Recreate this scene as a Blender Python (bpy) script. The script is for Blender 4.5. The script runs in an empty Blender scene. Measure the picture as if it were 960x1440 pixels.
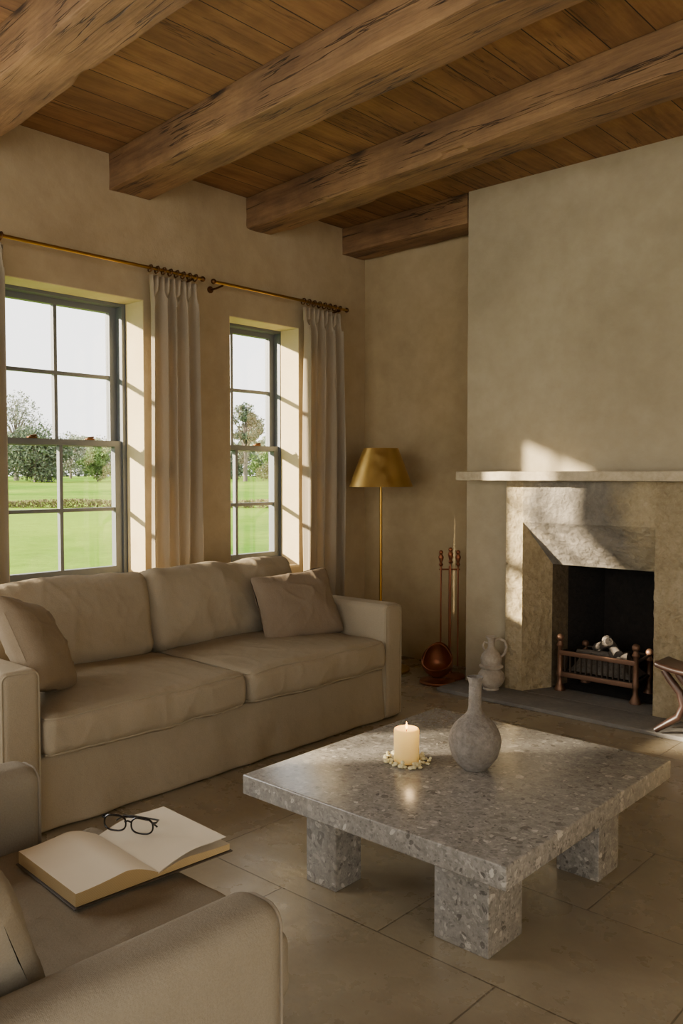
import bpy, bmesh, math, random
from mathutils import Vector, Matrix, noise, Euler
rad=math.radians
S=bpy.context.scene
COL=S.collection
# ---------------------------------------------------------------- geometry helper
class Geo:
    def __init__(s): s.v=[]; s.f=[]; s.m=[]
    def add(s,vs,fs,mi=0):
        o=len(s.v); s.v+= [tuple(p) for p in vs]
        for f in fs: s.f.append(tuple(i+o for i in f)); s.m.append(mi)
        return s
    def box(s,x0,x1,y0,y1,z0,z1,mi=0):
        vs=[(x,y,z) for x in (x0,x1) for y in (y0,y1) for z in (z0,z1)]
        return s.add(vs,[(0,1,3,2),(4,6,7,5),(0,4,5,1),(2,3,7,6),(0,2,6,4),(1,5,7,3)],mi)
    def soft(s,c,h,r,n=(8,8,8),k=3,fn=None,mi=0,M=None):
        def ax(a,n_):
            l=[-a+r*i/k for i in range(k)] if r>0 else [-a]
            lo=-a+r
            mid=[lo+(2*a-2*r)*i/n_ for i in range(n_+1)] if r>0 else [-a+2*a*i/n_ for i in range(n_+1)]
            if r>0: return l+mid+[a-r+r*i/k for i in range(1,k+1)]
            return mid
        A=[ax(h[i],n[i]) for i in range(3)]
        idx={}; vs=[]; fs=[]
        def vid(i,j,l):
            key=(i,j,l)
            if key in idx: return idx[key]
            q=Vector((A[0][i],A[1][j],A[2][l]))
            if r>0:
                inn=Vector([max(-(h[t]-r),min(h[t]-r,q[t])) for t in range(3)])
                d=q-inn
                q=inn+d.normalized()*r if d.length>1e-9 else q
            if fn: q=fn(q)
            if M: q=M@q
            q=q+Vector(c)
            idx[key]=len(vs); vs.append(tuple(q)); return idx[key]
        N=[len(a)-1 for a in A]
        for j in range(N[1]):
            for l in range(N[2]):
                fs.append((vid(0,j,l),vid(0,j,l+1),vid(0,j+1,l+1),vid(0,j+1,l)))
                fs.append((vid(N[0],j,l),vid(N[0],j+1,l),vid(N[0],j+1,l+1),vid(N[0],j,l+1)))
        for i in range(N[0]):
            for l in range(N[2]):
                fs.append((vid(i,0,l),vid(i+1,0,l),vid(i+1,0,l+1),vid(i,0,l+1)))
                fs.append((vid(i,N[1],l),vid(i,N[1],l+1),vid(i+1,N[1],l+1),vid(i+1,N[1],l)))
        for i in range(N[0]):
            for j in range(N[1]):
                fs.append((vid(i,j,0),vid(i,j+1,0),vid(i+1,j+1,0),vid(i+1,j,0)))
                fs.append((vid(i,j,N[2]),vid(i+1,j,N[2]),vid(i+1,j+1,N[2]),vid(i,j+1,N[2])))
        return s.add(vs,fs,mi)
    def sbox(s,x0,x1,y0,y1,z0,z1,r=.02,n=(2,2,2),k=3,fn=None,mi=0):
        return s.soft(((x0+x1)/2,(y0+y1)/2,(z0+z1)/2),((x1-x0)/2,(y1-y0)/2,(z1-z0)/2),r,n,k,fn,mi)
    def lathe(s,prof,c=(0,0,0),seg=32,mi=0,fn=None,M=None):
        vs=[];fs=[]
        for r,z in prof:
            for i in range(seg):
                a=2*math.pi*i/seg
                p=Vector((r*math.cos(a),r*math.sin(a),z))
                if fn: p=fn(p)
                if M: p=M@p
                vs.append(p+Vector(c))
        for j in range(len(prof)-1):
            for i in range(seg):
                i2=(i+1)%seg
                fs.append((j*seg+i,j*seg+i2,(j+1)*seg+i2,(j+1)*seg+i))
        if prof[0][0]>1e-4: fs.append(tuple(reversed(range(seg))))
        if prof[-1][0]>1e-4: fs.append(tuple((len(prof)-1)*seg+i for i in range(seg)))
        return s.add(vs,fs,mi)
    def tube(s,pts,r,seg=10,mi=0,closed=False):
        pts=[Vector(p) for p in pts]; n=len(pts); vs=[];fs=[]
        rr=r if isinstance(r,(list,tuple)) else [r]*n
        up=None
        for i,p in enumerate(pts):
            a=pts[(i-1)%n] if (i>0 or closed) else p
            b=pts[(i+1)%n] if (i<n-1 or closed) else p
            t=(b-a).normalized()
            if up is None:
                up=Vector((0,0,1)) if abs(t.z)<.9 else Vector((1,0,0))
            u=(up-t*up.dot(t)).normalized(); w=t.cross(u); up=u
            for k in range(seg):
                an=2*math.pi*k/seg
                vs.append(p+(u*math.cos(an)+w*math.sin(an))*rr[i])
        for i in range(n if closed else n-1):
            j=(i+1)%n
            for k in range(seg):
                k2=(k+1)%seg
                fs.append((i*seg+k,i*seg+k2,j*seg+k2,j*seg+k))
        if not closed:
            fs.append(tuple(reversed(range(seg)))); fs.append(tuple((n-1)*seg+k for k in range(seg)))
        return s.add(vs,fs,mi)
    def grid(s,fn,nu,nv,mi=0,flip=False):
        vs=[fn(i/nu,j/nv) for j in range(nv+1) for i in range(nu+1)]
        fs=[]
        for j in range(nv):
            for i in range(nu):
                a=j*(nu+1)+i; q=(a,a+1,a+nu+2,a+nu+1)
                fs.append(tuple(reversed(q)) if flip else q)
        return s.add(vs,fs,mi)
    def ball(s,c,r,seg=16,rings=10,mi=0,fn=None):
        prof=[(r*math.sin(math.pi*i/rings),-r*math.cos(math.pi*i/rings)) for i in range(rings+1)]
        prof[0]=(1e-5,-r); prof[-1]=(1e-5,r)
        return s.lathe(prof,c,seg,mi,fn)
    def obj(s,name,mats,parent=None,origin=None,smooth=True,angle=38,label=None):
        o=Vector(origin) if origin is not None else (Vector(parent["_o"]) if parent is not None and "_o" in parent else Vector((0,0,0)))
        me=bpy.data.meshes.new(name)
        me.from_pydata([tuple(Vector(p)-o) for p in s.v],[],s.f)
        mats=mats if isinstance(mats,(list,tuple)) else [mats]
        for m in mats: me.materials.append(m)
        for p,mi in zip(me.polygons,s.m): p.material_index=mi
        bm=bmesh.new(); bm.from_mesh(me); bmesh.ops.recalc_face_normals(bm,faces=bm.faces) ; bm.to_mesh(me); bm.free()
        if smooth:
            for p in me.polygons: p.use_smooth=True
            me.set_sharp_from_angle(angle=rad(angle))
        ob=bpy.data.objects.new(name,me); COL.objects.link(ob)
        if parent is not None: ob.parent=parent
        else: ob.location=o
        if label: ob["label"]=label
        return ob
def thing(name,o,label,cat,rotz=0,group=None,local=False):
    e=bpy.data.objects.new(name,None); e.empty_display_size=.1; COL.objects.link(e)
    e.location=o; e.rotation_euler=(0,0,rotz)
    e["_o"]=(0,0,0) if local else tuple(o)
    tag(e,label,cat,group); return e
def tag(o,label,cat,group=None):
    o["label"]=label; o["category"]=cat
    if group: o["group"]=group
def struct(o): o["kind"]="structure"; return o
# ---------------------------------------------------------------- materials
def hx(h):
    h=h.lstrip('#'); c=[int(h[i:i+2],16)/255 for i in (0,2,4)]
    return tuple([(x/12.92 if x<=.04045 else ((x+.055)/1.055)**2.4) for x in c]+[1])
class M:
    def __init__(s,name,color='#808080',rough=.8,metal=0,**kw):
        s.m=bpy.data.materials.new(name); s.m.use_nodes=True; s.t=s.m.node_tree
        s.b=s.t.nodes['Principled BSDF']; s.out=s.t.nodes['Material Output']
        s.set('Base Color',hx(color)); s.set('Roughness',rough); s.set('Metallic',metal)
        for k,v in kw.items(): s.set(k.replace('_',' '),v)
        s.tc=None
    def set(s,k,v):
        if isinstance(v,bpy.types.NodeSocket): s.t.links.new(v,s.b.inputs[k])
        else: s.b.inputs[k].default_value=v
        return s
    def n(s,typ,inp={},**props):
        n=s.t.nodes.new(typ)
        for k,v in props.items(): setattr(n,k,v)
        for k,v in inp.items():
            if isinstance(v,bpy.types.NodeSocket): s.t.links.new(v,n.inputs[k])
            else: n.inputs[k].default_value=v
        return n
    def vec(s,scale=(1,1,1),rot=(0,0,0),loc=(0,0,0)):
        if not s.tc: s.tc=s.n('ShaderNodeTexCoord')
        return s.n('ShaderNodeMapping',{'Vector':s.tc.outputs['Object'],'Scale':scale,'Rotation':rot,'Location':loc}).outputs[0]
    def noise(s,scale,detail=4,rough=.55,vec=None,dist=0):
        return s.n('ShaderNodeTexNoise',{'Vector':vec or s.vec(),'Scale':scale,'Detail':detail,'Roughness':rough,'Distortion':dist}).outputs[0]
    def ramp(s,fac,stops):
        n=s.n('ShaderNodeValToRGB',{'Fac':fac}); cr=n.color_ramp
        while len(cr.elements)<len(stops): cr.elements.new(.5)
        for e,(p,c) in zip(cr.elements,stops):
            e.position=p; e.color=hx(c) if isinstance(c,str) else (c,c,c,1)
        return n.outputs[0]
    def mix(s,fac,a,b,blend='MIX'):
        n=s.n('ShaderNodeMix',data_type='RGBA',blend_type=blend)
        for i,v in ((0,fac),(6,a),(7,b)):
            if isinstance(v,str): v=hx(v)
            if isinstance(v,bpy.types.NodeSocket): s.t.links.new(v,n.inputs[i])
            else: n.inputs[i].default_value=v
        return n.outputs[2]
    def math(s,op,a,b=0):
        n=s.n('ShaderNodeMath',operation=op)
        for i,v in ((0,a),(1,b)):
            if isinstance(v,bpy.types.NodeSocket): s.t.links.new(v,n.inputs[i])
            else: n.inputs[i].default_value=v
        return n.outputs[0]
    def bump(s,h,strength=.3,dist=.01,normal=None):
        inp={'Height':h,'Strength':strength,'Distance':dist}
        if normal: inp['Normal']=normal
        o=s.n('ShaderNodeBump',inp).outputs[0]; s.set('Normal',o); return o

def plaster(name,c1,c2,c3):
    m=M(name,rough=.92)
    a=m.noise(1.1,6,.6,dist=.4); b=m.noise(9,6,.65)
    col=m.ramp(a,[(.3,c1),(.5,c2),(.72,c3)])
    col=m.mix(.3,col,m.ramp(b,[(.3,c1),(.7,c3)]))
    m.set('Base Color',col)
    n=m.bump(m.noise(5,5,.6),.25,.02); m.bump(m.noise(70,4,.7),.22,.004,n)
    return m.m
PLASTER=plaster('plaster_warm','#98855f','#af9b73','#beac85')
PLASTER_W=plaster('plaster_window_wall','#998564','#ad9a76','#bcaa88')
PLASTER_B=plaster('plaster_chimney','#988b6f','#aa9d80','#b9ad91')
PLASTER_R=plaster('plaster_reveal','#bca87c','#ccb98e','#d8c7a1')  # brighter, yellower plaster: sunlight on the reveals put into the colour

def wood(name,axis,cs,ringscale=1.0,rough=.75,bumps=.5,knots=False):
    m=M(name,rough=rough)
    sc=[11,11,11]; sc[axis]=1.3
    warp=m.n('ShaderNodeVectorMath',{0:m.n('ShaderNodeTexNoise',{'Vector':m.vec(),'Scale':2.2,'Detail':3.0}).outputs[1],1:(.8,.8,.8)},operation='MULTIPLY').outputs[0]
    v=m.n('ShaderNodeVectorMath',{0:m.vec(tuple(x*ringscale for x in sc)),1:warp},operation='ADD').outputs[0]
    g=m.noise(1.0,8,.68,v,.25)
    sc2=[60,60,60]; sc2[axis]=3.5
    f=m.noise(1.0,5,.6,m.vec(tuple(sc2)))
    big=m.noise(2.3,6,.7,dist=.3)
    col=m.ramp(g,[(.25,cs[0]),(.42,cs[1]),(.6,cs[2]),(.8,cs[3])])
    col=m.mix(.22,col,m.ramp(f,[(.3,cs[0]),(.7,cs[3])]))
    col=m.mix(m.ramp(big,[(.4,0.0),(.7,.5)]),col,cs[0])
    sc4=[6,6,6]; sc4[axis]=.28
    cr=m.ramp(m.noise(1.0,5,.65,m.vec(tuple(sc4),loc=(1,5,7)),.3),[(.493,1.0),(.5,0.0),(.507,1.0)])
    msk=m.ramp(m.noise(1.6,2,.5,m.vec(loc=(4,4,4))),[(.47,0.0),(.55,1.0)])
    crk=m.math('MULTIPLY',m.math('SUBTRACT',1.0,cr),msk)
    col=m.mix(m.math('MULTIPLY',crk,.8),col,'#1c1109')
    h=m.math('ADD',m.math('MULTIPLY',g,.35),m.math('SUBTRACT',m.math('MULTIPLY',f,.3),m.math('MULTIPLY',crk,.8)))
    if knots:
        ks=[2.3,2.3,2.3]; ks[axis]=1.0
        vo=m.n('ShaderNodeTexVoronoi',{'Vector':m.n('ShaderNodeVectorMath',{0:m.vec(tuple(ks)),1:m.n('ShaderNodeVectorMath',{0:m.n('ShaderNodeTexNoise',{'Vector':m.vec(),'Scale':9.0}).outputs[1],1:(.06,.06,.06)},operation='MULTIPLY').outputs[0]},operation='ADD').outputs[0],'Scale':1.0}).outputs[0]
        kf=m.ramp(vo,[(.04,1.0),(.09,.0)])
        col=m.mix(m.math('MULTIPLY',kf,.85),col,'#1e120a'); h=m.math('SUBTRACT',h,m.math('MULTIPLY',kf,.2))
    m.set('Base Color',col)
    m.bump(h,bumps,.014)
    return m
BEAM=wood('beam_oak',0,['#4c3622','#775737','#957148','#ad8c5f'],1.0,.8,.9,True).m
def planks():
    m=wood('ceiling_planks',1,['#563c22','#865d34','#a27746','#b78f5b'],1.0,.8,.4,True)
    old=m.b.inputs['Base Color'].links[0].from_socket
    v=m.n('ShaderNodeSeparateXYZ',{'Vector':m.vec()}).outputs[0]
    d=m.math('DIVIDE',v,.19); fl=m.math('FLOOR',d); fr=m.math('FRACT',d)
    wn=m.n('ShaderNodeTexWhiteNoise',{'W':fl},noise_dimensions='1D').outputs[0]
    col=m.mix(m.math('MULTIPLY',wn,.45),old,'#5f4327')
    gap=m.math('LESS_THAN',m.math('ABSOLUTE',m.math('SUBTRACT',fr,.5)),.487)
    col=m.mix(gap,'#20150c',col)
    m.set('Base Color',col); return m.m
PLANK=planks()
def floor_mat():
    m=M('travertine_tiles',rough=.42)
    br=m.n('ShaderNodeTexBrick',{'Vector':m.vec(loc=(.13,.21,0)),'Scale':1.0,'Mortar Size':.003,'Mortar Smooth':.4,'Brick Width':.76,'Row Height':.5,'Color1':hx('#83775f'),'Color2':hx('#93866c'),'Mortar':hx('#63573f')})
    n1=m.noise(2.2,8,.65,dist=.5); n2=m.noise(22,6,.7)
    col=m.mix(.45,br.outputs[0],m.ramp(n1,[(.32,'#6d624e'),(.5,'#8b7f69'),(.68,'#a3977c')]))
    col=m.mix(m.math('MULTIPLY',br.outputs[1],.65),col,'#4f4433')
    col=m.mix(m.ramp(n2,[(.5,0.0),(.74,.2)]),col,'#615443')
    m.set('Base Color',col)
    m.set('Roughness',m.ramp(m.noise(6,5,.6),[(.3,.2),(.7,.38)]))
    n=m.bump(m.math('SUBTRACT',1.0,br.outputs[1]),.4,.004); n=m.bump(m.noise(3,4,.5),.18,.03,n); m.bump(m.noise(14,6,.7),.12,.01,n)
    return m.m
FLOOR=floor_mat()
def fabric(name,c1,c2,wr=.35,scale=1.0,trans=0):
    m=M(name,rough=1.0)
    m.b.inputs['Specular IOR Level'].default_value=.1
    fine=m.noise(260,2,.6,m.vec((1,1,1)))
    wv=m.math('MULTIPLY',m.n('ShaderNodeTexWave',{'Vector':m.vec(),'Scale':130.0,'Distortion':1.5,'Detail':2.0},bands_direction='Z').outputs[1],m.n('ShaderNodeTexWave',{'Vector':m.vec(),'Scale':130.0,'Distortion':1.5,'Detail':2.0},bands_direction='Y').outputs[1])
    big=m.noise(3.5,4,.6)
    col=m.mix(big,c1,c2); col=m.mix(m.math('MULTIPLY',fine,.35),col,c1,'MULTIPLY')
    m.set('Base Color',col)
    n=m.bump(m.noise(4*scale,3,.5,m.vec((1,1,1))),wr,.04)
    n=m.bump(m.noise(14*scale,4,.55,m.vec((1.8,1,1))),wr*.7,.012,n)
    n=m.bump(fine,.4,.002,n); m.bump(wv,.15,.001,n)
    if trans:
        t=m.n('ShaderNodeBsdfTranslucent',{'Color':col}); mx=m.n('ShaderNodeMixShader',{'Fac':trans})
        m.t.links.new(m.b.outputs[0],mx.inputs[1]); m.t.links.new(t.outputs[0],mx.inputs[2]); m.t.links.new(mx.outputs[0],m.out.inputs[0])
    return m.m
LINEN=fabric('sofa_linen','#968a73','#a49882',.38)
LINEN_D=fabric('armchair_linen','#827a69','#918876',.3)
PILLOW=fabric('pillow_taupe','#7d6f5c','#8c7d6a',.4)
PILLOW_B=fabric('pillow_beige','#83755f','#92846f',.4)
CURT=fabric('curtain_linen','#c0b297','#cfc2a8',.1,1,.38)
PIPE=M('piping','#91866f',1.0).m
PIPE_D=M('piping_grey','#7f7666',1.0).m
def stone_rough(name,c1,c2,c3,b=.8,sc=1,vs=26,bd=.02):
    m=M(name,rough=.93)
    n1=m.noise(4*sc,8,.7,dist=.3); n2=m.noise(35*sc,6,.7)
    col=m.ramp(n1,[(.3,c1),(.5,c2),(.72,c3)]); col=m.mix(.35,col,m.ramp(n2,[(.35,c1),(.65,c3)]))
    m.set('Base Color',col)
    vo=m.n('ShaderNodeTexVoronoi',{'Vector':m.vec(),'Scale':vs*sc}).outputs[0]
    n=m.bump(vo,b*.5,bd); m.bump(m.math('ADD',n1,n2),b,bd,n); return m
STONE=stone_rough('sandstone','#94835f','#b6a47e','#d0c09c',1.0,bd=.03).m
MANTEL=stone_rough('mantel_stone','#988b70','#b5a688','#cbbd9f',.4,bd=.008).m
def lintel():
    m=stone_rough('sooted_lintel','#968661','#b4a37e','#ccbc98',.9,bd=.025)
    old=m.b.inputs['Base Color'].links[0].from_socket
    g=m.noise(2.6,7,.7,m.vec(loc=(.4,0,.2)),.8)
    soot=m.ramp(g,[(.3,'#524e49'),(.5,'#7a756b'),(.7,'#a0988a')])
    sx=m.n('ShaderNodeSeparateXYZ',{'Vector':m.tc.outputs['Object']})
    d=m.math('ABSOLUTE',m.math('ADD',sx.outputs[0],.10))
    d=m.math('ADD',d,m.math('MULTIPLY',m.math('SUBTRACT',m.noise(5,6,.65),.5),.6))
    fac=m.ramp(d,[(.18,.9),(.42,0.0)])
    m.set('Base Color',m.mix(fac,old,soot)); return m.m
LINTEL=lintel()
SOOT=stone_rough('firebox_soot','#0f0d0b','#1b1712','#2b251d',.6).m
FIRESIDE=stone_rough('firebox_side_stone','#3a3022','#5c4e38','#7d6c50',.8).m
SLATE=stone_rough('hearth_slate','#5a5753','#6f6c66','#7f7b73',.2,bd=.01).m
ASH=stone_rough('ash','#3f3a34','#625c53','#857d72',.8,2,bd=.01).m
def granite():
    m=M('fossil_granite',rough=.24)
    base=m.ramp(m.noise(40,8,.75),[(.3,'#65625b'),(.5,'#807c75'),(.7,'#98948b')])
    w=m.n('ShaderNodeVectorMath',{0:m.vec(),1:m.n('ShaderNodeVectorMath',{0:m.n('ShaderNodeTexNoise',{'Vector':m.vec(),'Scale':18.0}).outputs[1],1:(.05,.05,.05)},operation='MULTIPLY').outputs[0]},operation='ADD').outputs[0]
    col=base
    for sc,th,lo,hi,th2,am in ((24,.36,'#494640','#b9b4a8',.62,.75),(52,.42,'#383632','#c3beb2',.55,.65),(120,.5,'#44423e','#a9a59b',.45,.5)):
        v=m.n('ShaderNodeTexVoronoi',{'Vector':w,'Scale':sc})
        sep=m.n('ShaderNodeSeparateColor',{'Color':v.outputs[1]})
        c=m.ramp(sep.outputs[0],[(0,lo),(.3,'#6a675f'),(.65,'#858178'),(1,hi)])
        msk=m.math('MULTIPLY',m.math('LESS_THAN',v.outputs[0],th),m.math('GREATER_THAN',sep.outputs[1],th2))
        col=m.mix(m.math('MULTIPLY',msk,am),col,c)
    m.set('Base Color',col); m.bump(m.noise(120,4,.6),.05,.002); return m.m
GRAN=granite()
BRASS=M('aged_brass','#b08a3e',.3,1).m
def mb(name,c1,c2,r=.35,metal=1):
    m=M(name,c1,r,metal); n=m.noise(14,5,.6); m.set('Base Color',m.mix(n,c1,c2)); m.set('Roughness',m.ramp(n,[(.3,r-.08),(.7,r+.15)])); return m.m
BRASSB=mb('brushed_brass','#b6944e','#ceb06a',.42)
COPPER=mb('copper','#7d4a33','#9e6747',.42,.85)
BRONZE=mb('dark_bronze','#5a3e26','#7a5634',.45)
IRON=mb('rusty_iron','#6e5443','#8d6c56',.5,.85)
IRON_D=mb('dark_iron','#3d3731','#5a5047',.55)
FRAME=M('window_paint','#5f6466',.45).m
MAHOG=M('mahogany','#2c1c15',.35).m
BLACK=M('black_acetate','#0c0b0a',.25).m
def glass():
    m=M('glass_pane'); t=m.n('ShaderNodeBsdfTransparent'); g=m.n('ShaderNodeBsdfGlossy',{'Roughness':.02}); mx=m.n('ShaderNodeMixShader',{'Fac':.04})
    m.t.links.new(t.outputs[0],mx.inputs[1]); m.t.links.new(g.outputs[0],mx.inputs[2]); m.t.links.new(mx.outputs[0],m.out.inputs[0]); return m.m
GLASS=glass()
VASE=stone_rough('vase_clay','#524d46','#746e65','#98928a',.9,2.2,bd=.006).m
def jugm():
    m=M('jug_clay',rough=.85); n=m.noise(18,6,.65); m.set('Base Color',m.ramp(n,[(.3,'#8a8071'),(.5,'#a29787'),(.7,'#b9af9f')])); m.bump(n,.3,.003); return m.m
JUG=jugm()
def wax():
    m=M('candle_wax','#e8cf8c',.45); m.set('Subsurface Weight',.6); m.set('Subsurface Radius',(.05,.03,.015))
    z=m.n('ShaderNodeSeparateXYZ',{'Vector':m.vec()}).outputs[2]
    m.set('Emission Color',hx('#ffb83e')); m.set('Emission Strength',m.math('ADD',.15,m.math('MULTIPLY',m.math('POWER',m.math('MULTIPLY',z,9.0),2.0),.9)))  # glow painted into the wax as emission, stronger toward the top
    return m.m
WAX=wax()
FLAME=M('flame','#ffcc66'); FLAME.set('Emission Color',hx('#ffb84a')); FLAME.set('Emission Strength',14.0); FLAME=FLAME.m
WICK=M('wick','#1a120c').m
BLOSSOM=M('blossom','#cdc296',.7); BLOSSOM.set('Base Color',BLOSSOM.mix(BLOSSOM.noise(60,3),'#b3a76c','#e6dcb4')); BLOSSOM=BLOSSOM.m
PAGE=M('page','#d8cfb8',.85); PAGE.set('Base Color',PAGE.mix(PAGE.noise(7,4),'#c4b99f','#d5cbb4')); PAGE=PAGE.m
EDGE=M('page_edge','#b89f6c',.9)
_w=EDGE.n('ShaderNodeTexWave',{'Vector':EDGE.vec(),'Scale':160.0,'Distortion':.6},bands_direction='Z').outputs[1]
EDGE.set('Base Color',EDGE.mix(_w,'#957d50','#bda87c')); EDGE=EDGE.m
COVER=M('book_cover','#3a332b',.6).m
LOG=wood('charred_log',0,['#231e1a','#4a433b','#6e655a','#8e857a'],2,.9,.8).m
def grass():
    m=M('grass',rough=1.0); m.b.inputs['Specular IOR Level'].default_value=.05
    n=m.noise(.12,7,.65); n2=m.noise(1.6,8,.8); n3=m.noise(.03,4,.6)
    c=m.mix(m.ramp(n,[(.3,0.0),(.7,1.0)]),'#477610','#769c1c'); c=m.mix(m.ramp(n2,[(.4,0.0),(.62,.7)]),c,'#335a08'); c=m.mix(m.ramp(n3,[(.45,0.0),(.6,.5)]),c,'#8ba234'); m.set('Base Color',c); m.bump(n2,.8,.08); return m.m
GRASS=grass()
def leafm(name,a,b):
    m=M(name,rough=1.0); m.b.inputs['Specular IOR Level'].default_value=.1
    n=m.noise(.9,3,.6); m.set('Base Color',m.mix(n,a,b)); return m.m
LEAF_D=leafm('leaf_dark','#4b5945','#67745f'); LEAF_L=leafm('leaf_light','#67804a','#82985f'); LEAF_B=leafm('leaf_sparse','#7a8072','#929786'); LEAF_H=leafm('leaf_hedge','#5f5d3e','#77714d'); LEAF_F=leafm('leaf_far','#74806c','#8e9986')  # tree leaf colours lightened and greyed to paint distance haze in
BARK=M('bark','#6a6258',.95).m
# ---------------------------------------------------------------- room
H=2.98; L=4.70; XR=5.6; YF=-2.4
struct(Geo().box(-.32,XR+.2,YF-.2,L+.4,-.12,0).obj('floor',FLOOR))
struct(Geo().box(-.32,XR+.2,YF-.2,L+.4,H,H+.12).obj('ceiling',PLANK))
Z0,Z1=.66,2.24
# (n, frame y0, frame y1, opening y0, opening y1, glazing bars, sill height)
wins=[(1,1.68,2.82,1.66,2.81,(2.045,2.41),Z0),(2,3.38,4.06,3.43,4.03,(3.655,),Z0),(3,.04,1.22,.02,1.21,(.44,.83),Z0),(4,-1.0,-.2,-1.02,-.21,(-.6,),1.13)]
def wallseg(g,x0,x1,holes,dz0,z1):
    ys=YF
    for a,b,z0 in sorted(holes):
        g.box(x0,x1,ys,a,0,H); g.box(x0,x1,a,b,0,z0+dz0); g.box(x0,x1,a,b,z1,H); ys=b
    g.box(x0,x1,ys,L,0,H)
g=Geo(); wallseg(g,-.17,0,[(w[3],w[4],w[6]) for w in wins],0,Z1); wallseg(g,-.32,-.17,[(w[1],w[2],w[6]) for w in wins],-.02,Z1+.03)
wl=struct(g.obj('wall_left',PLASTER_W,smooth=False))
g=Geo()
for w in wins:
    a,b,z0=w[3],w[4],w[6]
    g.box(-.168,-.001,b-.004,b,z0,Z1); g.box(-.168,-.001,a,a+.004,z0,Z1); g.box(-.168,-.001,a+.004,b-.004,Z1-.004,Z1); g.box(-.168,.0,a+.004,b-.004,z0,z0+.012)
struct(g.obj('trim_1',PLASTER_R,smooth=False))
OX0,OX1=1.50,2.29
g=Geo(); g.box(0,OX0,L,L+.32,0,H); g.box(OX1,XR,L,L+.32,0,H); g.box(OX0,OX1,L,L+.32,1.12,H)
struct(g.obj('wall_back',PLASTER,smooth=False))
RY0,RY1,FX0,FX1,TZ=-1.9,.9,.9,4.7,2.5
g=Geo(); g.box(XR,XR+.2,YF,RY0,0,H); g.box(XR,XR+.2,RY1,L,0,H); g.box(XR,XR+.2,RY0,RY1,TZ,H); g.box(XR,XR+.2,RY0,RY1,0,.3)
struct(g.obj('wall_right',PLASTER,smooth=False))
g=Geo(); g.box(-.32,FX0,YF-.2,YF,0,H); g.box(FX1,XR+.2,YF-.2,YF,0,H); g.box(FX0,FX1,YF-.2,YF,TZ,H); g.box(FX0,FX1,YF-.2,YF,0,.3)
struct(g.obj('wall_front',PLASTER,smooth=False))
B=4.40; CX0,CX1=1.08,2.74
g=Geo(); g.box(CX0,OX0,B,L,0,H); g.box(OX1,CX1,B,L,0,H); g.box(OX0,OX1,B,L,1.12,H)
struct(g.obj('wall_chimney',PLASTER_B,smooth=False))
def window(i,y0,y1,bars,zb=Z0,zt=Z1+.012):
    g=Geo(); yc=(y0+y1)/2
    y0+=.004;y1-=.004
    f=.032
    g.box(-.29,-.175,y0,y0+f,zb,zt); g.box(-.29,-.175,y1-f,y1,zb,zt); g.box(-.29,-.175,y0+f,y1-f,zt-f,zt); g.box(-.31,-.175,y0+f,y1-f,zb,zb+f)
    zm=1.445 if zb<1 else (zb+zt)/2; a,b=y0+f,y1-f
    def sash(x,z0,z1,bot):
        s=.042; t=.032; g.box(x-.02,x+.02,a,a+s,z0,z1); g.box(x-.02,x+.02,b-s,b,z0,z1); g.box(x-.02,x+.02,a+s,b-s,z1-t,z1); g.box(x-.02,x+.02,a+s,b-s,z0,z0+bot)
        zc=(z0+z1)/2
        for yb in bars: g.box(x-.014,x+.014,yb-.010,yb+.010,z0+bot,z1-t)
        g.box(x-.0141,x+.0141,a+s,b-s,zc-.010,zc+.010)
        g.box(x-.002,x+.002,a+s,b-s,z0+bot,z1-t,1)
    sash(-.255,zm-.018,zt-f,.036); sash(-.212,zb+f,zm+.018,.06)
    for yy in (bars[-1]-.17,bars[-1]+.17):
        g.sbox(-.20,-.175,yy-.025,yy+.025,zm+.018,zm+.028,.004,mi=2); g.tube([(-.188,yy-.012,zm+.03),(-.178,yy+.02,zm+.034)],.005,8,2)
    struct(g.obj('window_%d'%i,[FRAME,GLASS,BRONZE],smooth=False))
for w in wins: window(w[0],w[1],w[2],w[5],w[6])
g=Geo()
for k in range(6):
    y=RY0+.03+(RY1-RY0-.06)*k/5; g.box(XR+.06,XR+.12,y-.03,y+.03,.3,TZ)
for z in (.33,1.0,1.7,TZ-.03): g.box(XR+.07,XR+.11,RY0,RY1,z-.025,z+.025)
struct(g.obj('window_5',FRAME,smooth=False))  # made-up window in the unseen right wall, added to hold a fill lamp
g=Geo()
for k in range(7):
    x=FX0+.03+(FX1-FX0-.06)*k/6; g.box(x-.03,x+.03,YF-.12,YF-.06,.3,TZ)
for z in (.33,1.0,1.7,TZ-.03): g.box(FX0,FX1,YF-.11,YF-.07,z-.025,z+.025)
struct(g.obj('window_6',FRAME,smooth=False))  # made-up window behind the camera, added to hold a fill lamp
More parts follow.
